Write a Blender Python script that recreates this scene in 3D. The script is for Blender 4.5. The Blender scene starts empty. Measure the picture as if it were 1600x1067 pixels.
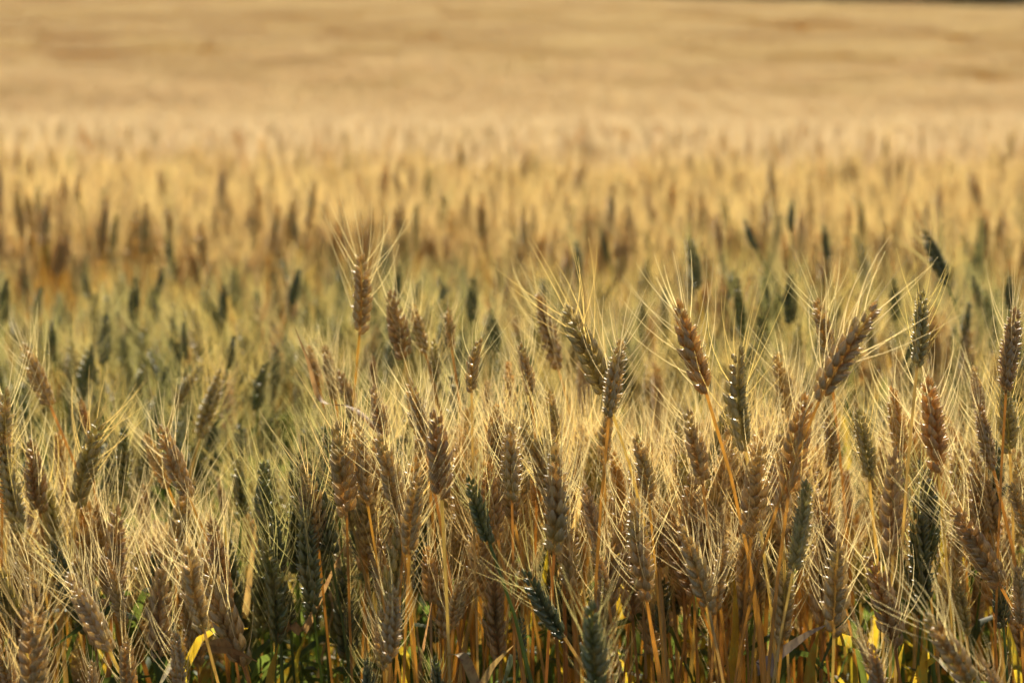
import bpy, math, random
import numpy as np
from mathutils import Vector, Matrix, Quaternion

C = bpy.context.scene.collection
R = math.radians
rnd = random.Random(7)

# ------------------------------------------------------------------ camera, light, exposure
CAMZ, FPX, YH = 1.01, 3778.0, 180.0            # eye height, focal length in photo pixels, row of the true horizon
cam_d = bpy.data.cameras.new('camera')
cam = bpy.data.objects.new('camera', cam_d); C.objects.link(cam)
cam_d.lens = 85; cam_d.sensor_width = 36; cam_d.clip_start = 0.05; cam_d.clip_end = 2000
PITCH = math.atan((533.5 - YH) / FPX)
cam.location = (0, 0, CAMZ); cam.rotation_euler = (math.pi / 2 - PITCH, 0, 0)
cam_d.dof.use_dof = True; cam_d.dof.focus_distance = 1.86; cam_d.dof.aperture_fstop = 7.6
sc = bpy.context.scene
sc.camera = cam
w = bpy.data.worlds.new('World'); sc.world = w; w.use_nodes = True
nt = w.node_tree; bg = nt.nodes['Background']
sky = nt.nodes.new('ShaderNodeTexSky'); sky.sky_type = 'NISHITA'; sky.sun_disc = False
SUN_EL, SUN_AZ = R(36), R(9)                   # azimuth from +Y towards +X
sky.sun_elevation = SUN_EL; sky.sun_rotation = SUN_AZ
nt.links.new(sky.outputs[0], bg.inputs[0]); bg.inputs[1].default_value = 0.05
sd = bpy.data.lights.new('sun', 'SUN'); sd.energy = 5.0; sd.angle = R(0.5); sd.color = (1.0, 0.88, 0.69)
sun = bpy.data.objects.new('sun', sd); C.objects.link(sun)
sdir = Vector((math.sin(SUN_AZ) * math.cos(SUN_EL), math.cos(SUN_AZ) * math.cos(SUN_EL), math.sin(SUN_EL)))
sun.rotation_euler = (sdir).to_track_quat('Z', 'Y').to_euler(); sun.location = (0, 0, 20)
sc.view_settings.view_transform = 'Standard'; sc.view_settings.look = 'None'
sc.view_settings.exposure = 0.98; sc.view_settings.gamma = 1.0
cy = sc.cycles
cy.max_bounces = 10; cy.diffuse_bounces = 4; cy.glossy_bounces = 2; cy.transmission_bounces = 8; cy.transparent_max_bounces = 4
cy.sample_clamp_indirect = 6; cy.caustics_reflective = False; cy.caustics_refractive = False
cy.use_denoising = True; cy.denoising_prefilter = 'ACCURATE'

CR = cam.rotation_euler.to_matrix()
def at(px, py, D):
    """point of the place seen at photo pixel px, py at D metres ahead"""
    v = CR @ Vector(((px - 800) / FPX, -(py - 533.5) / FPX, -1))
    return Vector((0, 0, CAMZ)) + v * (D / v.y)
def pix(p):
    v = CR.inverted() @ (Vector(p) - Vector((0, 0, CAMZ)))
    return 800 + FPX * v.x / -v.z, 533.5 - FPX * v.y / -v.z

# ------------------------------------------------------------------ materials
def mat(name, col, trans=0.4, tcol=None, rough=0.5, spec=0.4, hv=0.06, vv=0.25, tip=None, noise=0.0, scale=60, spots=None, alt=None, ov=0):
    m = bpy.data.materials.new(name); m.use_nodes = True
    n = m.node_tree.nodes; L = m.node_tree.links; n.clear()
    out = n.new('ShaderNodeOutputMaterial'); mix = n.new('ShaderNodeMixShader')
    p = n.new('ShaderNodeBsdfPrincipled'); t = n.new('ShaderNodeBsdfTranslucent')
    p.inputs['Roughness'].default_value = rough; p.inputs['Specular IOR Level'].default_value = spec
    oi = n.new('ShaderNodeObjectInfo'); at_ = n.new('ShaderNodeAttribute'); at_.attribute_name = 'var'
    sep = n.new('ShaderNodeSeparateColor'); L.new(at_.outputs['Color'], sep.inputs[0])
    add = n.new('ShaderNodeMath'); add.operation = 'ADD'; L.new(oi.outputs['Random'], add.inputs[0]); L.new(sep.outputs[0], add.inputs[1])
    def chain(c):
        hs = n.new('ShaderNodeHueSaturation'); hs.inputs['Color'].default_value = (*c, 1)
        mh = n.new('ShaderNodeMapRange'); mh.inputs[1].default_value = 0; mh.inputs[2].default_value = 2
        mh.inputs[3].default_value = .5 - hv / 2; mh.inputs[4].default_value = .5 + hv / 2
        L.new(add.outputs[0], mh.inputs[0]); L.new(mh.outputs[0], hs.inputs['Hue'])
        mv = n.new('ShaderNodeMapRange'); mv.inputs[3].default_value = 1 - vv; mv.inputs[4].default_value = 1 + vv
        L.new(sep.outputs[0], mv.inputs[0]); L.new(mv.outputs[0], hs.inputs['Value'])
        o = hs.outputs[0]
        if ov:                                   # the crop is not equally dense everywhere
            vm = n.new('ShaderNodeVectorMath'); vm.operation = 'SCALE'; mo = n.new('ShaderNodeMapRange'); mo.inputs[3].default_value = 1 - ov; mo.inputs[4].default_value = 1 + ov
            L.new(oi.outputs['Random'], mo.inputs[0]); L.new(o, vm.inputs[0]); L.new(mo.outputs[0], vm.inputs['Scale']); o = vm.outputs[0]
        if alt:                                  # uneven ripening along one ear
            tx = n.new('ShaderNodeTexCoord'); nz = n.new('ShaderNodeTexNoise'); nz.noise_dimensions = '4D'; nz.inputs['Scale'].default_value = 38
            L.new(tx.outputs['Object'], nz.inputs['Vector']); wm = n.new('ShaderNodeMath'); wm.operation = 'MULTIPLY'; wm.inputs[1].default_value = 40
            L.new(oi.outputs['Random'], wm.inputs[0]); L.new(wm.outputs[0], nz.inputs['W'])
            mr = n.new('ShaderNodeMapRange'); mr.inputs[1].default_value = .48; mr.inputs[2].default_value = .66; mr.inputs[4].default_value = .75; L.new(nz.outputs[0], mr.inputs[0])
            mx = n.new('ShaderNodeMix'); mx.data_type = 'RGBA'; L.new(mr.outputs[0], mx.inputs['Factor']); L.new(o, mx.inputs['A'])
            mx.inputs['B'].default_value = (*(alt if c is col else tuple(min(1, v * 1.7) for v in alt)), 1); o = mx.outputs['Result']
        if tip:
            mx = n.new('ShaderNodeMix'); mx.data_type = 'RGBA'
            L.new(sep.outputs[1], mx.inputs['Factor']); L.new(o, mx.inputs['A']); mx.inputs['B'].default_value = (*tip, 1); o = mx.outputs['Result']
        if noise:
            tx = n.new('ShaderNodeTexCoord'); mp = n.new('ShaderNodeMapping'); L.new(tx.outputs['Object'], mp.inputs[0])
            mp.inputs['Scale'].default_value = (1, 1, .12 if spots is None else .5)
            nz = n.new('ShaderNodeTexNoise'); nz.inputs['Scale'].default_value = scale; nz.inputs['Detail'].default_value = 4
            L.new(mp.outputs[0], nz.inputs[0])
            mr = n.new('ShaderNodeMapRange'); mr.inputs[1].default_value = .35; mr.inputs[2].default_value = .65
            mr.inputs[3].default_value = 1 - noise; mr.inputs[4].default_value = 1 + noise * .5
            L.new(nz.outputs[0], mr.inputs[0])
            if spots:
                mx = n.new('ShaderNodeMix'); mx.data_type = 'RGBA'
                r2 = n.new('ShaderNodeMapRange'); r2.inputs[1].default_value = .52; r2.inputs[2].default_value = .68; L.new(nz.outputs[0], r2.inputs[0])
                L.new(r2.outputs[0], mx.inputs['Factor']); L.new(o, mx.inputs['A']); mx.inputs['B'].default_value = (*spots, 1); o = mx.outputs['Result']
            vm = n.new('ShaderNodeVectorMath'); vm.operation = 'SCALE'; L.new(o, vm.inputs[0]); L.new(mr.outputs[0], vm.inputs['Scale']); o = vm.outputs[0]
        return o
    L.new(chain(col), p.inputs['Base Color']); L.new(chain(tcol or col), t.inputs['Color'])
    mix.inputs[0].default_value = trans
    L.new(p.outputs[0], mix.inputs[1]); L.new(t.outputs[0], mix.inputs[2]); L.new(mix.outputs[0], out.inputs[0])
    return m

EAR = {
 'R': mat('ripe_husk', (.68, .50, .22), .38, (1.0, .78, .36), .40, .6, .02, .25, (.84, .71, .46), .25, 900, alt=(.44, .39, .17)),
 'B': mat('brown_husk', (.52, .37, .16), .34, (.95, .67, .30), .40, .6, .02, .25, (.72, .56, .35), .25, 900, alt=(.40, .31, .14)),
 'O': mat('orange_husk', (.62, .42, .17), .44, (1.0, .74, .32), .40, .6, .02, .22, (.84, .66, .38), .2, 900, alt=(.54, .43, .18)),
 'V': mat('olive_husk', (.56, .48, .20), .34, (.84, .72, .30), .40, .6, .03, .25, (.72, .61, .34), .25, 900, alt=(.36, .34, .13)),
 'G': mat('green_husk', (.21, .235, .09), .30, (.46, .48, .14), .38, .7, .03, .3, (.44, .44, .24), .2, 900, alt=(.44, .37, .16)),
 'D': mat('dark_green_husk', (.15, .175, .072), .25, (.27, .31, .09), .40, .7, .03, .3, (.28, .30, .16), .2, 900, alt=(.24, .22, .10)),
 'P': mat('pale_husk', (.64, .49, .27), .40, (.98, .79, .44), .38, .7, .02, .22, (.86, .75, .54), .2, 900, alt=(.56, .47, .23)),
}
_gold = mat('golden_awn', (.88, .74, .48), .72, (1.0, .92, .64), .20, 1.0, .02, .30)
_grn = mat('yellow_green_awn', (.60, .56, .32), .66, (.90, .84, .50), .22, 1.0, .03, .30)
AWN = {'R': _gold, 'B': _gold, 'O': _gold, 'P': _gold, 'V': mat('straw_awn', (.78, .64, .32), .72, (1.0, .87, .48), .22, 1.0, .02, .3), 'G': _grn, 'D': _grn}
AWN_BACK = mat('amber_awn', (.82, .64, .38), .72, (1.0, .87, .55), .25, .8, .02, .30)
AWN_FAR = mat('straw_awn_mass', (.56, .44, .24), .50, (.69, .54, .29), .4, .4, .02, .2, ov=.17)
AWN_MID = mat('gold_awn_mass', (.60, .46, .26), .52, (.73, .57, .32), .4, .4, .02, .3, ov=.06)
S_OR = mat('orange_straw', (.50, .31, .11), .50, (.97, .66, .22), .35, .6, .03, .2, None, .3, 300)
S_YE = mat('yellow_straw', (.64, .50, .24), .50, (.97, .78, .32), .35, .6, .03, .2, None, .3, 300)
S_GR = mat('green_straw', (.13, .19, .05), .30, (.38, .50, .10), .38, .5, .03, .2, None, .3, 300)
STEM = {'R': S_OR, 'B': S_OR, 'O': S_OR, 'P': S_YE, 'V': S_YE, 'G': S_GR, 'D': S_GR}
L_YE = mat('yellow_leaf', (.42, .32, .07), .58, (.82, .58, .04), .6, .2, .03, .2, None, .3, 120, (.36, .40, .07))
L_OR = mat('dry_orange_leaf', (.46, .32, .15), .45, (.78, .48, .16), .6, .2, .03, .2, None, .35, 160, (.32, .17, .07))
L_GR = mat('green_leaf', (.07, .105, .035), .40, (.22, .29, .05), .6, .2, .03, .25, None, .25, 120)
L_DR = mat('grey_dry_leaf', (.40, .34, .29), .15, (.5, .38, .2), .5, .5, .02, .15, None, .2, 160)
LEAF = {'y': L_YE, 'o': L_OR, 'g': L_GR, 'd': L_DR}

def soil_mat():
    m = bpy.data.materials.new('soil'); m.use_nodes = True
    n = m.node_tree.nodes; L = m.node_tree.links; p = n['Principled BSDF']
    nz = n.new('ShaderNodeTexNoise'); nz.inputs['Scale'].default_value = 9; nz.inputs['Detail'].default_value = 8
    tc = n.new('ShaderNodeTexCoord'); L.new(tc.outputs['Object'], nz.inputs[0])
    cr = n.new('ShaderNodeValToRGB'); cr.color_ramp.elements[0].color = (.045, .03, .018, 1); cr.color_ramp.elements[1].color = (.15, .10, .055, 1)
    cr.color_ramp.elements[0].position = .35; cr.color_ramp.elements[1].position = .7
    L.new(nz.outputs[0], cr.inputs[0]); L.new(cr.outputs[0], p.inputs['Base Color']); p.inputs['Roughness'].default_value = .95
    b = n.new('ShaderNodeBump'); b.inputs['Strength'].default_value = .6; L.new(nz.outputs[0], b.inputs['Height']); L.new(b.outputs[0], p.inputs['Normal'])
    return m
SOIL = soil_mat()

# ------------------------------------------------------------------ mesh building
class MB:
    def __init__(s): s.v = []; s.f = []; s.mi = []; s.c = []
    def add(s, vs, fs, mi=0, var=0.5, g=None):
        o = len(s.v); s.v.extend(vs)
        s.f.extend([tuple(i + o for i in f) for f in fs]); s.mi.extend([mi] * len(fs))
        if g is None: s.c.extend([(var, 0, 0, 1)] * len(vs))
        else: s.c.extend([(var, x, 0, 1) for x in g])
    def mesh(s, name, mats, smooth=True):
        me = bpy.data.meshes.new(name); me.from_pydata([tuple(v) for v in s.v], [], s.f)
        for m in mats: me.materials.append(m)
        me.polygons.foreach_set('material_index', s.mi)
        if smooth: me.polygons.foreach_set('use_smooth', [True] * len(s.f))
        a = me.color_attributes.new('var', 'FLOAT_COLOR', 'POINT')
        a.data.foreach_set('color', np.array(s.c, dtype=np.float32).ravel())
        me.update(); return me
    def build(s, name, mats, parent=None):
        o = bpy.data.objects.new(name, s.mesh(name, mats)); C.objects.link(o)
        if parent: o.parent = parent
        return o

def frame(d, ref=None):
    d = d.normalized(); ref = ref or (Vector((1, 0, 0)) if abs(d.x) < .8 else Vector((0, 1, 0)))
    u = (ref - d * ref.dot(d)).normalized(); return u, d.cross(u)

def tube(mb, pts, rad, seg=5, mi=0, var=.5, cap=True):
    vs = []; fs = []; n = len(pts)
    for i, p in enumerate(pts):
        d = pts[min(i + 1, n - 1)] - pts[max(i - 1, 0)]
        u, v = frame(d, Vector((1, .03, 0)) if abs(d.normalized().x) < .9 else None)
        for k in range(seg):
            a = 2 * math.pi * k / seg; vs.append(p + (u * math.cos(a) + v * math.sin(a)) * rad[i])
    for i in range(n - 1):
        for k in range(seg):
            a = i * seg + k; b = i * seg + (k + 1) % seg; fs.append((a, b, b + seg, a + seg))
    mb.add(vs, fs, mi, var)

PROF = [(0, .30), (.16, .78), (.40, 1.0), (.64, .82), (.84, .42), (1, .06)]
PROF_LO = [(0, .35), (.38, 1.0), (1, .05)]
def husk(mb, p, d, wd, L, hw, ht, mi=0, var=.5, seg=6, prof=PROF, curve=0.12):
    """one pointed floret: base p, direction d, wide direction wd"""
    u, v = frame(d, wd); d = d.normalized(); vs = []; g = []; fs = []
    for t, r in prof:
        c = p + d * (L * t) + v * (curve * L * math.sin(math.pi * t))
        for k in range(seg):
            a = 2 * math.pi * (k + .5) / seg
            vs.append(c + u * (hw * r * math.cos(a)) + v * (ht * r * math.sin(a) * (1.25 if math.sin(a) > .6 else 1))); g.append(max(0, (t - .45)) * 1.1)
    m = len(prof)
    for i in range(m - 1):
        for k in range(seg):
            a = i * seg + k; b = i * seg + (k + 1) % seg; fs.append((a, b, b + seg, a + seg))
    fs.append(tuple(range(seg))[::-1]); fs.append(tuple(range((m - 1) * seg, m * seg)))
    mb.add(vs, fs, mi, var, g)
    return p + d * L

EL = 0.085
def ear_parts(seed, n=19, lo=False, mi_ear=0, mi_awn=0, awn_r=.00027, ear=None, beard=None, base=None, bend=.0, awns_seg=4, awn_keep=1.0, fat=1.0, awn_len=1.0, awn_sides=3):
    fat *= .96
    """ears along +Z from the origin, EL long"""
    q = random.Random(seed); ear = ear or MB(); beard = beard or MB()
    def warp(p):                                # gentle nod of the whole ear
        t = p.z / EL; return Vector((p.x + bend * EL * t * t, p.y, p.z))
    e2 = MB(); b2 = MB()
    tube(e2, [Vector((0, 0, z * EL)) for z in (-.03, .3, .6, .93)], [.0011, .0012, .001, .0006], 5, mi_ear, .4)
    tips = []
    rows = list(range(n))
    for i in rows:
        t = i / (n - 1); s = 1 if i % 2 else -1
        k = (0.72 + .5 * math.sin(math.pi * min(1, t * 1.15 + .08)) ** .7) * (.88 + .12 * q.random()) * fat
        if t > .85: k *= .86
        z = t * EL * .88
        last = i == n - 1
        a = R(25 + q.uniform(-9, 10)) if not last else 0
        for j in ((-1, 0, 1) if not lo else (-1, 1)):
            if not lo and .05 < t < .95 and q.random() < .05: continue       # a shed grain
            b = j * R(23 + q.uniform(-5, 5)) * (.62 if lo else 1)
            d = Vector((s * math.sin(a) * (1.25 if j == 0 else .9), math.sin(b), math.cos(a)))
            p = Vector((s * .0016, j * .0013, z + (.0012 if j == 0 else 0)))
            tp = husk(e2, p, d, Vector((0, 1, 0)) if j == 0 else Vector((s * .75, -j * .66, 0)), .0122 * k * (1.06 if j == 0 else 1), .0027 * k * q.uniform(.85, 1.1), .0021 * k * q.uniform(.85, 1.1), mi_ear, q.random(), 6 if not lo else 4, PROF if not lo else PROF_LO)
            tips.append((tp, d, t, j))
        if not lo:
            for j in (-1, 1):                   # the outer glumes, shorter, hugging the florets
                b = j * R(34 + q.uniform(-4, 4)); d = Vector((s * math.sin(a) * .7, math.sin(b), math.cos(a) * .95))
                husk(e2, Vector((s * .0020, j * .0020, z - .0012)), d, Vector((s * .8, -j * .6, 0)), .0098 * k, .0026 * k, .0018 * k, mi_ear, q.random(), 5, PROF)
    for tp, d, t, j in tips:
        if (j == 0 and q.random() < .7) or q.random() < .34 or q.random() > awn_keep: continue
        ln = (.046 + .022 * math.sin(math.pi * (t * .8 + .15))) * q.uniform(.75, 1.12) * awn_len
        if t < .12: ln *= .7
        d0 = Vector((d.x * q.uniform(.5, 1.45) + q.gauss(0, .06), d.y * q.uniform(.4, 1.1) + q.gauss(0, .06), d.z)).normalized()
        d1 = Vector((d0.x * q.uniform(.3, .85) + q.gauss(0, .05), d0.y * q.uniform(.3, .85) + q.gauss(0, .05), 1)).normalized()
        pts = [tp - d.normalized() * .0012]
        for m in range(awns_seg):
            dd = d0.lerp(d1, (m + .5) / awns_seg).normalized(); pts.append(pts[-1] + dd * (ln / awns_seg))
        r = [awn_r * (1.25 - 0.95 * m / awns_seg) for m in range(awns_seg + 1)]
        if awn_sides == 1:                      # far off: a flat sliver
            u = Vector((q.uniform(-1, 1), q.uniform(-1, 1), 0)).normalized(); vs = []; fs = []
            for pp, rr in zip(pts, r): vs += [pp - u * rr, pp + u * rr]
            fs = [(2 * m, 2 * m + 1, 2 * m + 3, 2 * m + 2) for m in range(awns_seg)]
            b2.add(vs, fs, mi_awn, q.random())
        else: tube(b2, pts, r, 3, mi_awn, q.random())
    for src, dst in ((e2, ear), (b2, beard)):
        o = len(dst.v); vv = [warp(Vector(v)) for v in src.v]
        if base is not None: vv = [base @ v for v in vv]
        dst.v.extend(vv); dst.f.extend([tuple(i + o for i in f) for f in src.f]); dst.mi.extend(src.mi); dst.c.extend(src.c)
    return ear, beard

def bez(p0, p1, p2, p3, n):
    out = []
    for i in range(n + 1):
        t = i / n; u = 1 - t; out.append(p0 * u ** 3 + p1 * (3 * u * u * t) + p2 * (3 * u * t * t) + p3 * t ** 3)
    return out

def stem_points(base, tang, ground, n=12):
    L = (base - ground).length
    return bez(base, base - tang.normalized() * L * .33, ground + Vector((0, 0, L * .4)), ground, n)

def leaf_blade(mb, pts, width, mi=0, var=.5, twist=0.0, side=None, fold=.25, tipw=.05, nx=3):
    n = len(pts); vs = []; fs = []
    for i, p in enumerate(pts):
        t = i / (n - 1); d = (pts[min(i + 1, n - 1)] - pts[max(i - 1, 0)]).normalized()
        ref = side or Vector((d.y, -d.x, .15)); 
        if ref.length < .05: ref = Vector((1, 0, 0))
        u, v = frame(d, ref); q = Quaternion(d, twist * t); u = q @ u; v = q @ v
        wd = width * .5 * (min(1, .55 + t * 3) * max(tipw, (1 - t ** 2.6)))
        vs += [p - u * wd + v * wd * fold, p, p + u * wd + v * wd * fold]
    for i in range(n - 1):
        a = i * 3; fs += [(a, a + 1, a + 4, a + 3), (a + 1, a + 2, a + 5, a + 4)]
    mb.add(vs, fs, mi, var)

def smooth_line(pts, n):
    """Catmull-Rom through pts"""
    P = [pts[0] * 2 - pts[1]] + list(pts) + [pts[-1] * 2 - pts[-2]]; out = []; m = len(pts) - 1
    for i in range(n + 1):
        x = min(i / n * m, m - 1e-6); k = int(x); t = x - k; a, b, c, d = P[k:k + 4]
        out.append(.5 * ((2 * b) + (c - a) * t + (2 * a - 5 * b + 4 * c - d) * t * t + (3 * b - a - 3 * c + d) * t ** 3))
    return out

# ------------------------------------------------------------------ the lie of the land
CREST = 140.0
def rise(x, y):
    H = 6.27 - 0.034 * max(-30, min(x, 45)) 
    if y < 24: b = 0
    elif y < CREST: b = H * (.5 - .5 * math.cos(math.pi * ((y - 24) / (CREST - 24)) ** .82))
    else: b = H - (y - CREST) * .05 if y < 260 else H - 6
    if y > 20:
        k = min(1, (y - 20) / 20)
        b += k * (.05 * math.sin(x * .35 + 1.3 * math.sin(y * .11)) * math.sin(y * .23 + x * .07) + .05 * math.sin(x * .9 + y * .31 + 2))
    return b

def ground():
    xs = sorted(set([-600, -300, -150] + [i * 6 for i in range(-18, 19)] + [i * .5 for i in range(-8, 9)] + [150, 300, 600]))
    ys = sorted(set([-400, -100, -30, -8] + [i * .5 for i in range(-2, 16)] + [8 + i * 3 for i in range(0, 90)] + [300, 400, 600, 900, 1400]))
    q = random.Random(3); vs = []; fs = []
    for y in ys:
        for x in xs: vs.append((x, y, rise(x, y) + (q.uniform(-.008, .008) if abs(x) < 4 and y < 8 else 0)))
    nx = len(xs)
    for j in range(len(ys) - 1):
        for i in range(nx - 1): a = j * nx + i; fs.append((a, a + 1, a + 1 + nx, a + nx))
    me = bpy.data.meshes.new('ground'); me.from_pydata(vs, [], fs); me.materials.append(SOIL)
    me.polygons.foreach_set('use_smooth', [True] * len(fs))
    o = bpy.data.objects.new('ground', me); C.objects.link(o); o['kind'] = 'structure'; o['label'] = 'brown soil under the wheat, rising to a low hill'
ground()

# ------------------------------------------------------------------ ears that every stalk shares: mesh data of the part
EARS = {}; BEARDS = {}
SHAPES = [dict(n=17, bend=.10, fat=1.05), dict(n=18, bend=-.08), dict(n=16, bend=.02, fat=1.12), dict(n=18, bend=.16, fat=1.0), dict(n=16, bend=-.14, fat=1.08), dict(n=19, bend=.05, fat=.98), dict(n=16, bend=-.02, fat=1.15, awn_len=.85), dict(n=17, bend=.08, awn_len=1.15, fat=1.05)]
for k_, a_ in enumerate(SHAPES):
    e_, b_ = ear_parts(100 + k_, **a_)
    EARS[k_] = e_.mesh('ear', [EAR['R']]); BEARDS[k_] = b_.mesh('beard', [AWN['R']])

WORD = {'R': 'ripe golden', 'B': 'brown', 'O': 'bright orange', 'V': 'olive', 'G': 'green', 'D': 'dark green', 'P': 'pale straw'}
GROUP = {'R': 'ripe wheat stalks', 'B': 'ripe wheat stalks', 'O': 'ripe wheat stalks', 'P': 'ripe wheat stalks', 'V': 'ripening wheat stalks', 'G': 'green wheat stalks', 'D': 'green wheat stalks'}
STALKS = []
def stalk(tx, ty, bx, by, D, cls, label='', short=''):
    q = rnd
    tip = at(tx, ty, D); tilt = q.uniform(-.15, .2)
    base = at(bx, by, D + tilt * math.hypot(tx - bx, ty - by) / FPX * D)
    ax = tip - base; L = ax.length; d = ax.normalized()
    lean = Vector((d.x, d.y, 0)); g = base - lean * q.uniform(.10, .22) + Vector((q.uniform(-.02, .02), q.uniform(-.01, .03), 0)); g.z = rise(g.x, g.y)
    root = bpy.data.objects.new('wheat_stalk', None); C.objects.link(root); root.location = g; root.empty_display_size = .05
    root['category'] = 'wheat stalk'; root['group'] = GROUP[cls]
    k = q.randrange(len(SHAPES)); spin = q.uniform(0, 2 * math.pi)
    if D < 2.1: spin = (q.choice((0, math.pi)) + q.gauss(0, .5)) if q.random() < .7 else spin
    u, v = frame(d, Vector((1, 0, 0)))
    M = Matrix((u, v, d)).transposed() @ Matrix.Rotation(spin, 3, 'Z')
    ear = bpy.data.objects.new('ear', EARS[k]); C.objects.link(ear); ear.parent = root
    ear.location = base - g; ear.rotation_euler = M.to_euler()
    s = L / EL; f = max(.86, min(1.2, .092 / L)) ** .8; ear.scale = (s * f, s * f, s)
    ear.material_slots[0].link = 'OBJECT'; ear.material_slots[0].material = EAR[cls]
    bd = bpy.data.objects.new('beard', BEARDS[(k + q.choice((0, 0, 0))) % len(SHAPES)]); C.objects.link(bd); bd.parent = ear
    bd.material_slots[0].link = 'OBJECT'; bd.material_slots[0].material = AWN[cls]
    sp = stem_points(base - g, d, Vector((0, 0, 0)))
    mb = MB(); r0 = q.uniform(.00095, .00125); hs = q.uniform(.42, .62)
    rad = [r0 if p.z > hs else r0 * q.uniform(1.6, 2.1) for p in sp]
    nd = min(range(1, len(sp) - 1), key=lambda i: abs(sp[i].z - hs * q.uniform(.55, .8)))      # a swollen joint of the straw
    a_, b_ = sp[nd - 1], sp[nd + 1]; c_ = sp[nd]; e_ = (b_ - a_).normalized()
    sp2 = sp[:nd] + [c_ - e_ * .005, c_, c_ + e_ * .005] + sp[nd + 1:]; rad2 = rad[:nd] + [rad[nd], r0 * 2.6, rad[nd] * .9] + rad[nd + 1:]
    tube(mb, sp2, rad2, 6, 0, q.random())
    st = mb.build('stem', [STEM[cls] if q.random() < .85 else S_YE], root)
    nl = q.choice((0, 0, 1)) if cls not in 'GD' else q.choice((0, 1, 1))
    for _ in range(nl):
        h = q.uniform(.22, .44); i = min(range(len(sp)), key=lambda i: abs(sp[i].z - h)); p0 = sp[i]
        a = q.uniform(0, 2 * math.pi); o = Vector((math.cos(a), math.sin(a) * .6, 0)); ln = q.uniform(.10, .22); dr = q.uniform(-.9, .6)
        pts = smooth_line([p0, p0 + o * .012 + Vector((0, 0, ln * .35)), p0 + o * ln * .2 + Vector((0, 0, ln * .7)), p0 + o * ln * .42 + Vector((0, 0, ln * (.75 - dr * .4)))], 9)
        lm = MB(); leaf_blade(lm, pts, q.uniform(.005, .010), 0, q.random(), q.uniform(-2.5, 2.5))
        kind = q.choice('yyog' if cls not in 'GD' else 'gggy')
        lm.build('leaf', [LEAF[kind]], root)
    STALKS.append(dict(o=root, tx=tx, ty=ty, bx=bx, by=by, D=D, cls=cls, label=label, short=short, sp=[x + g for x in sp]))
    return root

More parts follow.
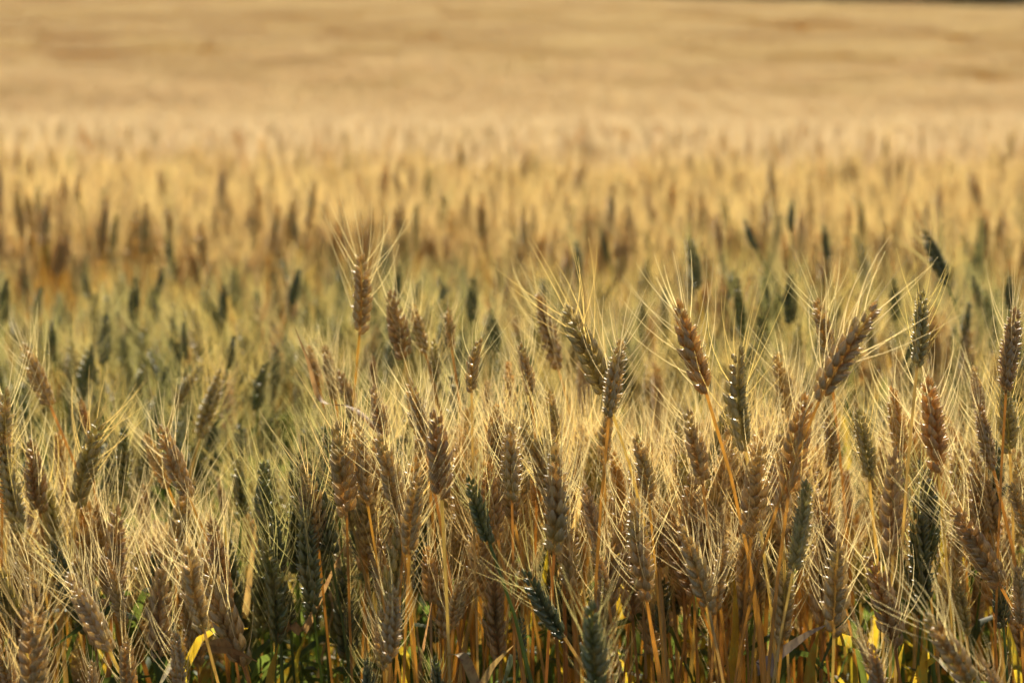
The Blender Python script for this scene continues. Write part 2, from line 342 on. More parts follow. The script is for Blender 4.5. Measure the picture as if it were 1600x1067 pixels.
H = [
# --- left part
(30,534,78,633,2.15,'R','ripe stalk leaning left, lone ear high at the left edge against the green band','the lone left-leaning ear at the left edge'),
(148,642,122,790,2.0,'V','olive ripening stalk leaning right, tallest ear of the left clump','the olive ear crowning the left clump'),
(130,619,138,680,2.2,'O','short orange ear half hidden just behind the olive ear of the left clump',''),
(194,665,190,775,2.1,'G','upright green stalk between the olive ear and the two parallel left-leaning ears',''),
(240,662,295,775,1.98,'R','golden stalk leaning strongly left, long awns pointing up left over the left clump','the steep left-leaning ear of the left clump'),
(222,672,262,760,2.1,'R','',''),
(46,683,62,800,2.0,'B','','' ),
(6,600,4,740,2.0,'R','ripe upright stalk cut by the left picture edge at mid height','' ),
(105,890,170,1014,1.72,'P','plump pale stalk leaning left in the lower left corner','the plump pale left-leaning ear, lower left'),
(279,847,319,985,1.72,'R','big sharp golden ear leaning left at lower left, nearest its part of the field','the big sharp ear at lower left'),
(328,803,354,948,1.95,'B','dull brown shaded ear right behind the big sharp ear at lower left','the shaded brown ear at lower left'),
(384,713,377,812,2.15,'G','',''),(58,876,62,992,1.85,'R','',''),(169,872,192,970,1.84,'R','',''),
(189,988,203,1085,1.72,'R','',''),(268,981,285,1090,1.7,'R','sharp golden ear rising from the bottom edge below the big sharp ear',''),
(7,995,20,1090,1.72,'R','ripe ear in the bottom left corner',''),(62,1025,66,1120,1.75,'P','',''),
(218,752,228,835,2.2,'B','',''),(92,742,105,822,2.15,'B','',''),(22,792,30,885,2.1,'B','',''),(170,785,176,850,2.2,'V','',''),
(140,1028,150,1100,1.8,'P','',''),(343,742,350,805,2.2,'P','',''),(100,670,96,760,2.2,'O','',''),(20,660,14,760,2.2,'V','',''),(300,790,312,870,2.1,'V','',''),(245,830,250,915,2.1,'B','',''),
# --- green band behind, left
(164,487,162,566,2.9,'D','blurred dark green ear standing alone low in the green band, left quarter',''),
(255,418,246,462,3.5,'D','',''),(128,427,142,468,3.4,'D','',''),(205,430,210,500,3.3,'D','',''),(344,441,351,507,3.2,'D','blurred dark green ear tall in the green band at a fifth from the left','the tall blurred green ear left of centre'),
(244,462,246,505,3.3,'D','',''),(367,523,356,575,2.7,'D','',''),(303,566,274,637,2.5,'V','soft olive stalk leaning right, left one of the pair in the green gap',''),
(345,573,313,682,2.35,'V','soft olive stalk leaning right, right and larger one of the pair in the green gap','the larger olive ear in the green gap'),
(468,418,455,475,3.3,'D','',''),(80,500,84,560,3.0,'G','',''),(285,500,290,560,3.0,'G','',''),(8,430,6,500,3.3,'D','',''),(405,560,402,640,2.6,'G','',''),
# --- dark green clump
(433,796,436,905,1.97,'D','',''),(500,789,505,892,1.97,'D','dark green plump ear in the shaded clump left of the orange stems','the plump ear of the dark green clump'),
(447,905,454,985,1.95,'D','',''),(527,731,552,825,1.95,'V','',''),(460,700,462,790,2.15,'D','',''),(478,650,484,740,2.3,'G','',''),(425,712,420,800,2.3,'G','',''),(540,930,546,1010,2.0,'D','',''),(400,830,404,920,2.2,'D','',''),(480,905,490,985,2.15,'D','',''),
(572,1024,580,1100,1.72,'D','dark green ear at the bottom edge left of the orange stems',''),(682,1020,686,1110,1.78,'D','dark green ear at the bottom edge among the orange stems',''),
# --- centre left
(575,390,562,520,2.12,'R','ripe stalk with the highest ear left of centre, standing clear above all neighbours','the high clear ear left of centre'),
(610,450,632,560,2.15,'B','',''),(643,473,665,552,2.18,'R','',''),(679,527,680,600,2.2,'V','',''),(695,478,706,545,2.25,'R','',''),
(736,524,737,612,1.93,'R','small sharp golden ear by itself right of the high clear ear','the small sharp ear near centre'),
(508,534,524,625,2.2,'B','',''),(531,575,556,660,2.15,'B','',''),(482,537,500,610,2.3,'O','',''),(584,598,602,685,1.98,'P','',''),
(641,588,664,695,1.87,'R','',''),(682,635,690,777,1.76,'B','sharp upright brown ear in the middle of the dense left centre bunch','the sharp upright brown ear'),
(577,553,586,605,2.3,'B','',''),(800,560,796,645,2.2,'O','',''),(748,716,777,838,1.85,'O','',''),(797,655,800,782,1.85,'R','',''),(771,625,775,720,1.95,'R','',''),
(603,672,622,800,1.78,'R','sharp golden ear leaning left, directly left of the sharp upright brown ear','the sharp ear left of the brown one'),
(549,655,574,786,1.85,'R','',''),(648,733,640,862,1.74,'R','wide golden ear tapering to its stem under the two sharp neighbouring ears','the wide ear of the centre bunch'),
(672,848,673,942,1.92,'O','bright backlit orange ear hanging clear among bare orange stems','the bright orange ear among stems'),
(716,895,708,982,1.8,'R','',''),(618,915,610,1032,1.68,'R','grey golden ear low among the orange stems, near the bottom edge',''),(596,950,600,1045,1.72,'R','',''),
(722,740,765,848,1.78,'G','sharp green ear leaning left amid golden ears at centre','the sharp green ear at centre'),
(585,780,586,842,2.0,'P','',''),(712,807,715,885,2.05,'R','',''),(555,745,566,830,2.0,'R','',''),(622,720,628,790,1.95,'R','',''),(660,640,668,720,2.0,'O','',''),(715,660,722,740,2.1,'O','',''),(765,590,760,660,2.15,'R','',''),
# --- centre
(892,471,948,618,1.86,'V','olive gold ear leaning left, left arm of the crossing pair at centre right','the left arm of the crossing pair'),
(966,524,952,650,1.82,'R','golden ear leaning right, right arm of the crossing pair','the right arm of the crossing pair'),
(836,458,872,575,2.2,'B','',''),(816,530,829,620,1.98,'R','',''),(864,603,870,690,2.0,'R','',''),
(1053,465,1103,612,1.82,'O','sharp golden ear leaning left on a clear yellow stem, right of the crossing pair','the clear left-leaning ear right of centre'),
(1128,540,1164,700,1.8,'V','sharp olive ear leaning left beside the clear golden ear right of centre','the long olive ear'),
(1082,632,1098,755,1.86,'R','',''),(1003,672,1014,780,1.88,'R','',''),(1055,662,1060,745,2.0,'R','',''),(941,630,944,725,1.95,'R','',''),
(878,684,866,860,1.72,'R','long sharp grey gold ear standing upright just right of centre bottom','the long sharp ear below centre'),
(920,749,934,856,1.9,'P','',''),(981,774,1010,935,1.75,'R','',''),(934,850,950,938,1.85,'R','',''),(1022,780,1030,885,1.95,'B','',''),
(1077,814,1108,952,1.72,'R','sharp golden ear leaning left, left one of two meeting at their stems','the left ear of the meeting pair'),
(1127,838,1118,957,1.75,'R','sharp golden ear, right one of two meeting at their stems',''),
(1121,781,1123,855,1.95,'R','',''),(1155,818,1163,928,1.86,'O','bright backlit orange ear right of the meeting pair','the bright orange ear right of the meeting pair'),
(1188,687,1174,834,1.78,'R','long sharp golden ear leaning slightly right, above the meeting pair','the long ear above the meeting pair'),
(807,890,880,992,1.72,'D','dark green ear leaning far left near the bottom centre','the dark ear leaning left at bottom centre'),
(925,934,934,1078,1.56,'G','big grey green ear with fanned awns rising from the bottom edge right of centre','the big grey green ear at the bottom'),
(943,1030,946,1120,1.6,'R','',''),(1025,900,1036,990,1.95,'D','',''),(825,840,822,890,2.1,'R','',''),(822,963,811,1030,1.85,'D','',''),
(905,690,908,770,2.05,'R','',''),(1035,720,1042,800,2.0,'V','',''),(965,700,970,790,2.0,'O','',''),(840,700,838,790,2.0,'O','',''),(1000,850,1004,925,1.95,'D','',''),(1050,880,1056,960,2.0,'D','',''),(900,830,903,910,2.05,'B','',''),(1145,700,1150,790,2.0,'R','',''),
# --- right
(1256,606,1232,772,1.76,'O','long sharp golden ear leaning right, below the tall right-leaning ear','the long ear under the tall leaning one'),
(1271,745,1240,888,1.72,'V','sharp olive ear leaning right over a golden ear, right of the meeting pair','the olive ear crossing a golden one'),
(1238,855,1222,1004,1.76,'R','',''),(1307,836,1303,992,1.72,'R','sharp upright golden ear with wide awns, right lower part','the upright ear with wide awns'),
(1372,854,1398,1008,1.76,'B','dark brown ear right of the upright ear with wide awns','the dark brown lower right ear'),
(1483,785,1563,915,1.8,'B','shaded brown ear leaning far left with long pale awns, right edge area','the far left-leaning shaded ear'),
(1454,952,1522,1075,1.58,'R','big sharp ear leaning left in the bottom right corner','the big ear in the bottom right corner'),
(1349,977,1362,1050,1.66,'R','',''),(1363,1003,1378,1090,1.64,'B','',''),(1552,1025,1566,1110,1.6,'P','',''),
(1451,583,1466,735,1.9,'O','',''),(1446,448,1433,572,1.86,'V','lone sharp ear with fanned awns on a clear stem, high on the right','the lone fanned ear high on the right'),
(1360,460,1282,622,1.7,'R','tall ripe ear leaning strongly right with a white glint at its tip','the tall right-leaning ear'),
(1283,460,1296,565,2.0,'R','',''),(1223,547,1232,650,2.05,'R','',''),(1344,632,1358,748,1.92,'V','',''),(1384,603,1412,712,1.95,'O','',''),
(1581,475,1572,610,1.82,'B','',''),(1572,590,1578,705,1.9,'V','',''),(1523,570,1532,650,2.0,'P','',''),(1523,625,1552,732,1.88,'B','',''),
(1302,642,1298,735,2.0,'B','',''),(1576,430,1578,482,2.4,'D','',''),(1585,750,1606,835,1.85,'R','',''),(1420,700,1424,790,2.1,'V','',''),(1490,690,1500,780,2.05,'R','',''),(1540,740,1556,830,2.0,'B','',''),
(1320,730,1326,820,2.1,'O','',''),(1400,760,1404,850,2.1,'G','',''),(1455,770,1460,850,2.1,'D','',''),(1590,880,1596,980,1.8,'R','',''),(1500,900,1510,990,1.95,'V','',''),(1428,880,1432,960,2.0,'D','',''),
(1340,860,1344,940,2.05,'V','',''),(1185,860,1188,940,2.0,'R','',''),(1560,890,1568,980,1.85,'D','',''),(1210,700,1206,790,2.0,'R','',''),
# --- green and ripe ears behind, right
(1079,363,1092,450,2.9,'G','',''),(1151,422,1138,468,3.1,'G','',''),(1157,345,1182,390,3.3,'D','',''),(935,360,951,408,3.9,'D','',''),(900,375,905,432,3.6,'D','',''),
(1000,465,1003,525,3.1,'D','',''),(1035,450,1040,515,3.1,'G','',''),(1443,357,1480,443,2.8,'D','blurred dark green ear leaning left, high behind the lone fanned ear','the blurred green ear high on the right'),
(1341,363,1343,405,3.5,'D','',''),(1528,428,1531,485,3.0,'D','',''),(1235,310,1236,362,3.7,'D','',''),(1285,350,1293,402,3.6,'D','',''),(1235,425,1235,505,2.9,'D','',''),
(735,430,738,500,3.0,'D','',''),(690,428,693,480,3.2,'G','',''),(617,412,621,470,3.2,'D','',''),(1505,470,1506,540,2.8,'D','',''),(1395,430,1400,500,3.0,'G','',''),(1195,430,1200,500,3.1,'G','',''),(770,480,774,550,2.8,'G','',''),
(80,217,77,268,5.0,'B','blurred brown ear standing highest far back at the left',''),(120,245,118,290,5.4,'B','',''),(465,310,505,365,4.2,'B','',''),(545,285,550,335,4.9,'B','',''),(757,213,755,255,5.6,'B','',''),
(1240,235,1250,280,5.3,'B','',''),(1385,210,1378,260,5.2,'R','',''),(1312,200,1310,245,5.6,'B','',''),(1175,255,1190,300,5.0,'B','',''),(1540,225,1546,272,5.2,'B','',''),(975,320,982,362,4.5,'B','',''),(370,290,375,335,4.8,'B','',''),(1430,255,1440,300,4.9,'B','',''),
(145,330,142,385,4.2,'B','',''),(250,360,258,410,4.0,'B','',''),(345,350,340,400,4.1,'R','',''),(790,330,794,375,4.3,'R','',''),(1045,330,1042,375,4.3,'B','',''),(1500,300,1512,350,4.4,'B','',''),(1130,290,1142,335,4.6,'B','',''),
]
for h in H:
    if h[4] < 4.0: stalk(*h)

# stalks filling the front of the crop between the traced ones
TOPS = [(0, 660), (200, 720), (380, 740), (440, 690), (480, 590), (560, 560), (700, 560), (820, 560), (980, 600), (1060, 600), (1200, 580), (1300, 570), (1420, 610), (1600, 590)]
def top_at(x):
    for (a, ya), (b, yb) in zip(TOPS, TOPS[1:]):
        if x <= b: return ya + (yb - ya) * (x - a) / (b - a)
    return 600
tries = 0
while len(STALKS) < 300 and tries < 20000:
    tries += 1
    tx = rnd.uniform(-30, 1630); t0 = top_at(max(0, min(1600, tx))); ty = rnd.triangular(t0 + 5, min(930, t0 + 330), t0 + 100)
    D = 1.88 + .42 * rnd.random() + max(0, (760 - ty)) * .0006
    if any(abs(tx - s['tx']) < 14 and abs(ty - s['ty']) < 36 for s in STALKS): continue
    if D * (ty - 180) / FPX > .52: D = .5 * FPX / (ty - 180)
    if D < 1.75: D = 1.75
    p = rnd.random()
    green = 380 < tx < 545 and ty > 640 or p < (.22 if tx < 400 or ty > 800 else .10)
    cls = rnd.choice('DDG') if green else rnd.choice('RRRRBBOOVVP')
    L = rnd.uniform(.075, .092) * FPX / D; a = rnd.gauss(-.05, .17)
    stalk(tx, ty, tx - math.sin(a) * L, ty + math.cos(a) * L, D, cls)

# leaves that the photograph shows clearly: each belongs to the nearest stalk
def traced_leaf(pp, D, width, kind, twist=.4, side=None, fold=.25):
    pts = [at(x, y, D + .01 * i) for i, (x, y) in enumerate(pp)]
    best = None
    for s in STALKS:
        if s['D'] > 2.5: continue
        for i, p in enumerate(s['sp']):
            d = (p - pts[0]).length
            if p.z < pts[0].z + .02 and (best is None or d < best[0]): best = (d, s, p)
    _, s, p = best; g = s['o'].location
    mid = p.lerp(pts[0], .5) + Vector((0, 0, .01))
    line = smooth_line([x - g for x in [p, mid] + pts], 16)
    mb = MB(); leaf_blade(mb, line, width, 0, rnd.random(), twist, side or Vector((1, .15, 0)), fold)
    mb.build('leaf', [LEAF[kind]], s['o'])
for a in [([(475,985),(505,925),(547,832)],1.93,.008,'o',.6), ([(1262,1110),(1267,1040),(1280,985)],1.86,.016,'y',.2), ([(1185,1045),(1235,1008),(1265,988),(1294,975)],1.82,.0105,'d',.2,Vector((.2,.2,1))),
          ([(1308,995),(1332,1003),(1362,1018),(1380,1040)],1.87,.011,'y',.3,Vector((.1,.2,1))), ([(1436,1120),(1443,1050),(1449,975)],1.84,.015,'y',.2), ([(1470,905),(1473,860),(1468,815)],2.05,.008,'y',.3),
          ([(1395,1090),(1402,1050),(1412,1005)],1.9,.012,'y',.2), ([(615,960),(617,890),(611,825)],2.12,.010,'y',.3), ([(845,950),(852,895),(858,845)],2.0,.008,'y',.3), ([(420,1100),(424,1050),(436,1005)],1.9,.012,'y',.3),
          ([(502,625),(482,565),(459,508)],2.05,.0065,'o',.6), ([(1087,960),(1081,905),(1068,850)],2.0,.008,'g',.4), ([(748,1072),(770,1040),(802,1008)],1.72,.008,'o',.5), ([(1138,1090),(1150,985),(1146,885)],1.95,.012,'y',.2),
          ([(905,775),(895,830),(874,890),(868,925)],1.95,.006,'o',1.2), ([(325,1012),(368,1018),(404,1034)],1.86,.008,'o',.4,Vector((.1,.2,1))), ([(383,960),(394,870),(402,800)],2.1,.008,'o',.3), ([(345,985),(360,960),(392,1050)],1.95,.009,'y',.5),
          ([(965,960),(968,900),(966,850)],2.05,.007,'y',.3), ([(1010,1090),(1012,1030),(1018,985)],1.95,.010,'y',.3), ([(1590,1040),(1580,1000),(1574,970)],1.8,.012,'y',.3), ([(255,1070),(242,1020),(238,960)],1.95,.010,'g',.3), ([(700,1080),(702,1000),(698,930)],2.1,.009,'y',.2),
          ([(1200,1090),(1206,1010),(1215,950)],2.0,.012,'o',.3), ([(1330,1090),(1335,1050),(1322,1010)],2.0,.016,'y',.2), ([(785,1090),(792,1010),(788,950)],2.05,.008,'y',.3), ([(470,1100),(462,1040),(478,990)],2.0,.009,'y',.3), ([(1520,900),(1530,860),(1526,820)],2.1,.007,'g',.3)]:
    traced_leaf(*a)

# labels: the traced landmarks carry their own, the others say where they stand from a landmark
def autolabel():
    marks = [s for s in STALKS if s['short']]; used = {s['label'] for s in STALKS if s['label']}
    for s in STALKS:
        if s['label']: s['o']['label'] = s['label']; continue
        dx = (s['tx'] - s['bx']) / math.hypot(s['tx'] - s['bx'], s['ty'] - s['by'])
        lean = 'leaning left' if dx < -.12 else 'leaning right' if dx > .12 else 'upright'
        soft = 'blurred ' if s['D'] > 2.45 else ''
        cx, cy_ = (s['tx'] + s['bx']) / 2, (s['ty'] + s['by']) / 2; cand = []
        for m in marks:
            ex, ey = cx - (m['tx'] + m['bx']) / 2, cy_ - (m['ty'] + m['by']) / 2; dd = math.hypot(ex, ey)
            ang = math.degrees(math.atan2(-ey, ex)) % 360
            way = ['right of', 'up right of', 'above', 'up left of', 'left of', 'down left of', 'below', 'down right of'][int((ang + 22.5) // 45) % 8]
            step = 'close ' if dd < 90 else '' if dd < 200 else 'well '
            if dd < 480: cand.append((dd, f"{step}{way} {m['short']}"))
        cand.sort(); done = False
        pre = [f"{soft}{WORD[s['cls']]} stalk {lean}, ", f"{soft}{WORD[s['cls']]} stalk, {lean} ear, "]
        for pfx in [pre[0]]:
            for dd, c in cand:
                t = pfx + c
                if len(t.split()) <= 16 and t not in used: s['label'] = t; used.add(t); done = True; break
            if done: break
        if not done:
            n = 2
            col = 'left edge' if cx < 60 else 'right edge' if cx > 1540 else f"{['left', 'centre left', 'centre', 'centre right', 'right'][min(4, int(cx // 320))]} part"
            row = 'far back rows' if s['ty'] < 340 else 'middle rows' if s['ty'] < 600 else 'front rows' if s['ty'] < 850 else 'lowest row'
            t = f"{soft}{WORD[s['cls']]} stalk {lean} in the {row}, {col} of the picture"
            base_t = t; ordn = ['', 'second ', 'third ', 'fourth ', 'fifth ', 'sixth ', 'seventh ']
            k = 1
            while t in used and k < 7: t = ordn[k] + base_t; k += 1
            s['label'] = t; used.add(t)
        s['o']['label'] = s['label']
autolabel()

# ------------------------------------------------------------------ the rest of the crop: one object, instances on points
def join_plant(seed, cls, h=.85, lo=False, n=18, awn_r=.0003, keep=1.0, segs=4, sides=3, leafy=1, lean=None, fat=1.0, awn=None, tone=None):
    q = random.Random(seed); mats = [EAR[cls], awn or AWN[cls], STEM[cls], LEAF['g' if cls in 'GD' else q.choice('yo')]]
    mb = MB(); a = q.gauss(0, .18) if lean is None else lean; b = q.uniform(0, 2 * math.pi)
    d = Vector((math.sin(a) * math.cos(b), math.sin(a) * math.sin(b), math.cos(a)))
    base = Vector((d.x * .08, d.y * .08, h - EL)); u, v = frame(d, Vector((1, 0, 0)))
    M = Matrix.Translation(base) @ (Matrix((u, v, d)).transposed() @ Matrix.Rotation(q.uniform(0, 6.28), 3, 'Z')).to_4x4()
    ear_parts(seed, n=n, lo=lo, mi_ear=0, mi_awn=1, awn_r=awn_r, ear=mb, beard=mb, base=M, bend=q.uniform(-.15, .15), awns_seg=segs, awn_keep=keep, awn_sides=sides, fat=fat)
    sp = stem_points(base, d, Vector((0, 0, 0)), 8 if not lo else 3)
    tube(mb, sp, [.0011 if p.z > .5 else .0018 for p in sp], 5 if not lo else 3, 2, q.random())
    for _ in range(leafy):
        p0 = sp[int(len(sp) * q.uniform(.45, .75))]; t = q.uniform(0, 6.28); o = Vector((math.cos(t), math.sin(t), 0)); ln = q.uniform(.10, .2)
        pts = smooth_line([p0, p0 + o * .012 + Vector((0, 0, ln * .35)), p0 + o * ln * .3 + Vector((0, 0, ln * .6)), p0 + o * ln * .62 + Vector((0, 0, ln * q.uniform(.1, .6)))], 7 if not lo else 3)
        leaf_blade(mb, pts, q.uniform(.006, .010), 3, q.random(), q.uniform(-2, 2))
    return mb, mats

def replicate(plants, n, size, seed, hs=.06, height=.85, name='crop_tile', lumpy=.04):
    """many plants in one tile mesh (numpy)"""
    q = np.random.default_rng(seed); V = []; F = []; MI = []; CO = []; off = 0; allm = []
    g = int(math.ceil(math.sqrt(n)))
    for i in range(n):
        mb, mats = plants[q.integers(len(plants))]
        a = q.uniform(0, 2 * math.pi); s = 1 + q.normal() * hs
        v = mb._np; c, sn = math.cos(a), math.sin(a); tx, ty = q.normal() * .07, q.normal() * .07
        x = ((i % g) + q.uniform(0, 1)) / g * size - size / 2; y = ((i // g) + q.uniform(0, 1)) / g * size - size / 2
        P = np.stack([(v[:, 0] * c - v[:, 1] * sn) + tx * v[:, 2] + x, (v[:, 0] * sn + v[:, 1] * c) + ty * v[:, 2] + y, v[:, 2] * s], 1)
        V.append(P); 
        for f in mb.f: F.append(tuple(k + off for k in f))
        idx = [allm.index(m) if m in allm else (allm.append(m) or len(allm) - 1) for m in mats]
        MI.extend([idx[m] for m in mb.mi]); cc = mb._c.copy(); cc[:, 0] = cc[:, 0] * .45 + q.uniform() * .55; CO.append(cc); off += len(v)
    V = np.concatenate(V); CO = np.concatenate(CO)
    me = bpy.data.meshes.new(name); me.from_pydata(V.tolist(), [], F)
    for m in allm: me.materials.append(m)
    me.polygons.foreach_set('material_index', MI)
    a = me.color_attributes.new('var', 'FLOAT_COLOR', 'POINT'); a.data.foreach_set('color', CO.astype(np.float32).ravel())
    return me
def bake(mb): mb._np = np.array([tuple(v) for v in mb.v]); mb._c = np.array(mb.c)

protos = bpy.data.collections.new('wheat_plants')            # never linked to the scene: only the source of the instances
def proto(me):
    o = bpy.data.objects.new('plant_%03d' % len(protos.objects), me); protos.objects.link(o); return len(protos.objects) - 1
near_ripe = []; near_green = []; tillers = []
for i, c in enumerate('RRPRORBPRVOR'):
    mb, ms = join_plant(300 + i, c, n=16, leafy=int(i % 3 == 0), awn=AWN_BACK); near_ripe.append(proto(mb.mesh('plant', ms)))
for i, c in enumerate('GVDGVG'):
    mb, ms = join_plant(330 + i, c, n=16, leafy=1); near_green.append(proto(mb.mesh('plant', ms)))
for i in range(6):                              # leafy shoots without an ear, deep in the crop
    qq = random.Random(600 + i); mb = MB()
    for j in range(5):
        a = qq.uniform(0, 6.28); o = Vector((math.cos(a), math.sin(a), 0)); p0 = o * qq.uniform(.0, .02); ln = qq.uniform(.42, .60); p1 = p0 + Vector((0, 0, ln * .55))
        tube(mb, [p0, p0.lerp(p1, .5), p1], [.0022, .002, .0016], 4, 0, qq.random())
        pts = smooth_line([p1, p1 + o * .02 + Vector((0, 0, ln * .22)), p1 + o * .07 + Vector((0, 0, ln * .40)), p1 + o * qq.uniform(.11, .17) + Vector((0, 0, ln * qq.uniform(.28, .46)))], 8)
        leaf_blade(mb, pts, qq.uniform(.009, .014), 1 if qq.random() < .8 else 2, qq.random(), qq.uniform(-1.5, 1.5))
    tillers.append(proto(mb.mesh('plant', [S_GR, L_GR, L_YE])))
mid = []
base = [join_plant(400 + i, c, lo=True, n=12, awn_r=.00050, keep=1.0, segs=3, sides=1, leafy=i % 2, fat=1.25, awn=AWN_MID) for i, c in enumerate('RRBRORPRRO')]
for mb, _ in base: bake(mb)
for i in range(5): mid.append(proto(replicate(base, 100, .5, 50 + i)))
far = []
base = [join_plant(500 + i, c, lo=True, n=4, awn_r=.0014, keep=1.0, segs=1, sides=1, leafy=0, fat=2.3, awn=AWN_FAR) for i, c in enumerate('RRBRORPR')]
for mb, _ in base: bake(mb)
for i in range(5): far.append(proto(replicate(base, 700, 2.0, 80 + i, hs=.03)))

def scatter(name, pts, kind_label):
    me = bpy.data.meshes.new(name); me.from_pydata([p[0] for p in pts], [], [])
    a = me.attributes.new('rot', 'FLOAT_VECTOR', 'POINT'); a.data.foreach_set('vector', np.array([p[1] for p in pts], dtype=np.float32).ravel())
    a = me.attributes.new('scl', 'FLOAT_VECTOR', 'POINT'); a.data.foreach_set('vector', np.array([p[2] for p in pts], dtype=np.float32).ravel())
    a = me.attributes.new('idx', 'INT', 'POINT'); a.data.foreach_set('value', np.array([p[3] for p in pts], dtype=np.int32))
    o = bpy.data.objects.new(name, me); C.objects.link(o); o['kind'] = 'stuff'; o['label'] = kind_label
    g = bpy.data.node_groups.new(name, 'GeometryNodeTree')
    g.interface.new_socket('Geometry', in_out='INPUT', socket_type='NodeSocketGeometry'); g.interface.new_socket('Geometry', in_out='OUTPUT', socket_type='NodeSocketGeometry')
    n = g.nodes; L = g.links; gi = n.new('NodeGroupInput'); go = n.new('NodeGroupOutput'); ip = n.new('GeometryNodeInstanceOnPoints'); ci = n.new('GeometryNodeCollectionInfo')
    ci.inputs['Collection'].default_value = protos; ci.inputs['Separate Children'].default_value = True; ci.inputs['Reset Children'].default_value = True
    ip.inputs['Pick Instance'].default_value = True
    L.new(gi.outputs[0], ip.inputs['Points']); L.new(ci.outputs[0], ip.inputs['Instance'])
    for nm, dt, sock in (('rot', 'FLOAT_VECTOR', 'Rotation'), ('scl', 'FLOAT_VECTOR', 'Scale'), ('idx', 'INT', 'Instance Index')):
        na = n.new('GeometryNodeInputNamedAttribute'); na.data_type = dt; na.inputs['Name'].default_value = nm
        L.new([s for s in na.outputs if s.enabled and s.name == 'Attribute'][0], ip.inputs[sock])
    L.new(ip.outputs[0], go.inputs[0])
    md = o.modifiers.new('plants', 'NODES'); md.node_group = g
    return o

q = random.Random(21); pts = []
def n2(x, y): return math.sin(x * 1.7 + 2 * math.sin(y * .9)) * math.sin(y * 1.3 + 1.4 * math.sin(x * .8 + 1))
y = 1.95
while y < 4.2:
    x = -(.2118 * y + .9)
    while x < .2118 * y + .9:
        pts.append(((x + q.uniform(-.04, .04), y + q.uniform(-.04, .04), 0), (q.gauss(0, .08), q.gauss(0, .08), q.uniform(0, 6.28)), (1, 1, q.uniform(.85, 1.12)), q.choice(tillers)))
        x += .062
    y += .062
step = .05; y = 1.55; dense = 1
while y < 7.6:
    hw = .2118 * y + 1.4; x = -hw
    while x < hw:
        px_, py_ = x + q.uniform(-.025, .025), y + q.uniform(-.025, .025)
        inframe = abs(px_) < .2118 * py_ + .01
        if py_ < 2.6 and inframe and q.random() < .5: x -= step * .5
        if not (inframe and py_ < (2.12 if abs(px_ - .06) > .22 else 1.93) + .05 * math.sin(px_ * 23)) and py_ > 1.72 + .1 * math.sin(px_ * 5):
            edge = 3.85 + .2 * math.sin(px_ * 2.1 + 1) + (.1 if px_ < 0 else -.15)
            green = py_ < edge and py_ > 2.45
            if inframe and py_ < 2.45 and -.235 < px_ < -.13: green = True
            if green and q.random() < (.06 if px_ < -.02 * py_ else .28): green = False
            elif not green and py_ > 2 and q.random() < (.05 if py_ < 5.2 else .01): green = True
            if py_ < edge and py_ > 2.5 or (inframe and py_ < 2.6): h = q.gauss(.72, .03) + .03 * max(0, min(1, px_ / .3)) - .06 * max(0, min(1, (3 - py_) / .5)) + .06 * max(0, py_ - 3.5)
            elif py_ <= 2.5: h = q.gauss(.76, .05)
            else: h = q.gauss(.815, .042) + .035 * n2(px_, py_) 
            if py_ < 2.6:
                col, _ = pix((px_, py_, .7)); row = top_at(max(0, min(1600, col))) + q.triangular(15, 420, 110); h = max(.5, min(.80, CAMZ - (row - YH) * py_ / FPX))
            if green: h -= .01
            s = h / .85
            pts.append(((px_, py_, 0), (q.gauss(0, .06), q.gauss(0, .06), q.uniform(0, 6.28)), (.95 + .1 * q.random(), .95 + .1 * q.random(), s), q.choice(near_green if green else near_ripe)))
        x += step
    y += step
def tile(X, Y): pts.append(((X, Y, rise(X, Y)), (math.atan(rise(X, Y + .5) - rise(X, Y - .5)), 0, 0) if Y > 26 else (0, 0, q.choice((0, 1, 2, 3)) * math.pi / 2 + q.uniform(-.2, .2)), (1.05, 1.05, q.gauss(0, .012) + .985 + .02 * n2(X, Y)), q.choice(mid)))
y = 7.75
while y < 30:
    hw = .2118 * y + 2.2; x = -hw
    while x < hw: tile(x + q.uniform(-.06, .06), y + q.uniform(-.06, .06)); x += .5
    y += .5
y = 31; hill = []
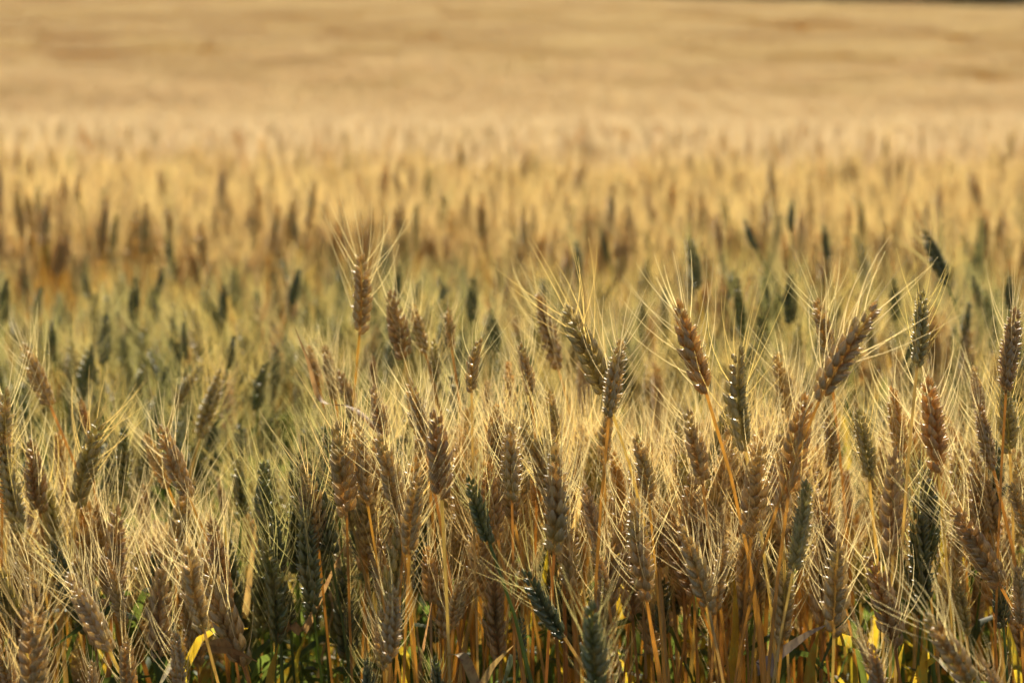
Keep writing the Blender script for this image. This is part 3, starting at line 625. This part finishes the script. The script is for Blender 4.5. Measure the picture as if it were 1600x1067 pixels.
while y < CREST + 8:
    hw = .2118 * y + 6; x = -hw
    while x < hw:
        if q.random() > (y - 30) / 26:               # near tiles give way to far ones little by little
            for i in range(4):
                for j in range(4): tile(x - .75 + i * .5 + q.uniform(-.06, .06), y - .75 + j * .5 + q.uniform(-.06, .06))
        else:
            X, Y = x + q.uniform(-.3, .3), y + q.uniform(-.3, .3); sl = math.atan((rise(X, Y + .5) - rise(X, Y - .5)))
            hill.append(((X, Y, rise(X, Y)), (sl, 0, 0), (1.1, 1.1, q.gauss(0, .04) + .985 + .012 * n2(X * .6, Y * .4)), q.choice(far)))
        x += 2
    y += 2
scatter('wheat_crop', pts, 'dense ripe wheat behind the front stalks, a green band running through it')
scatter('hillside_wheat', hill, 'pale golden wheat covering the far rising slope, out of focus')

# ------------------------------------------------------------------ the dark wood beyond the crest
WL = mat('wood_foliage', (.26, .22, .14), .6, (.40, .34, .18), .6, .2, .04, .35)
q = random.Random(5); mb = MB()
for i in range(130):
    x = q.uniform(-60, 95); y_ = q.uniform(188, 215); r = q.uniform(3.5, 6); z0 = rise(x, y_); hgt = q.uniform(14, 18)
    for k in range(220):
        a = q.uniform(0, 6.28); e = math.asin(q.uniform(-.9, 1)); rr = q.uniform(.75, 1.05) * (1 + .18 * math.sin(a * 3 + e * 4 + i))
        c = Vector((x + r * rr * math.cos(a) * math.cos(e), y_ + r * rr * math.sin(a) * math.cos(e), z0 + hgt * .55 + hgt * .45 * rr * math.sin(e)))
        nrm = Vector((q.gauss(0, 1), q.gauss(0, 1), q.gauss(0, 1))).normalized(); u, v = frame(nrm); s = q.uniform(.6, 1.3)
        mb.add([c - u * s, c + v * s * .7, c + u * s, c - v * s * .6], [(0, 1, 2, 3)], 0, q.random())
    tube(mb, [Vector((x, y_, z0)), Vector((x + .2, y_, z0 + hgt * .8))], [.3, .1], 5, 0, .2)
wo = bpy.data.objects.new('distant_woodland', mb.mesh('distant_woodland', [WL], False)); C.objects.link(wo); wo['kind'] = 'stuff'; wo['label'] = 'dark far wood behind the crest of the wheat hill'
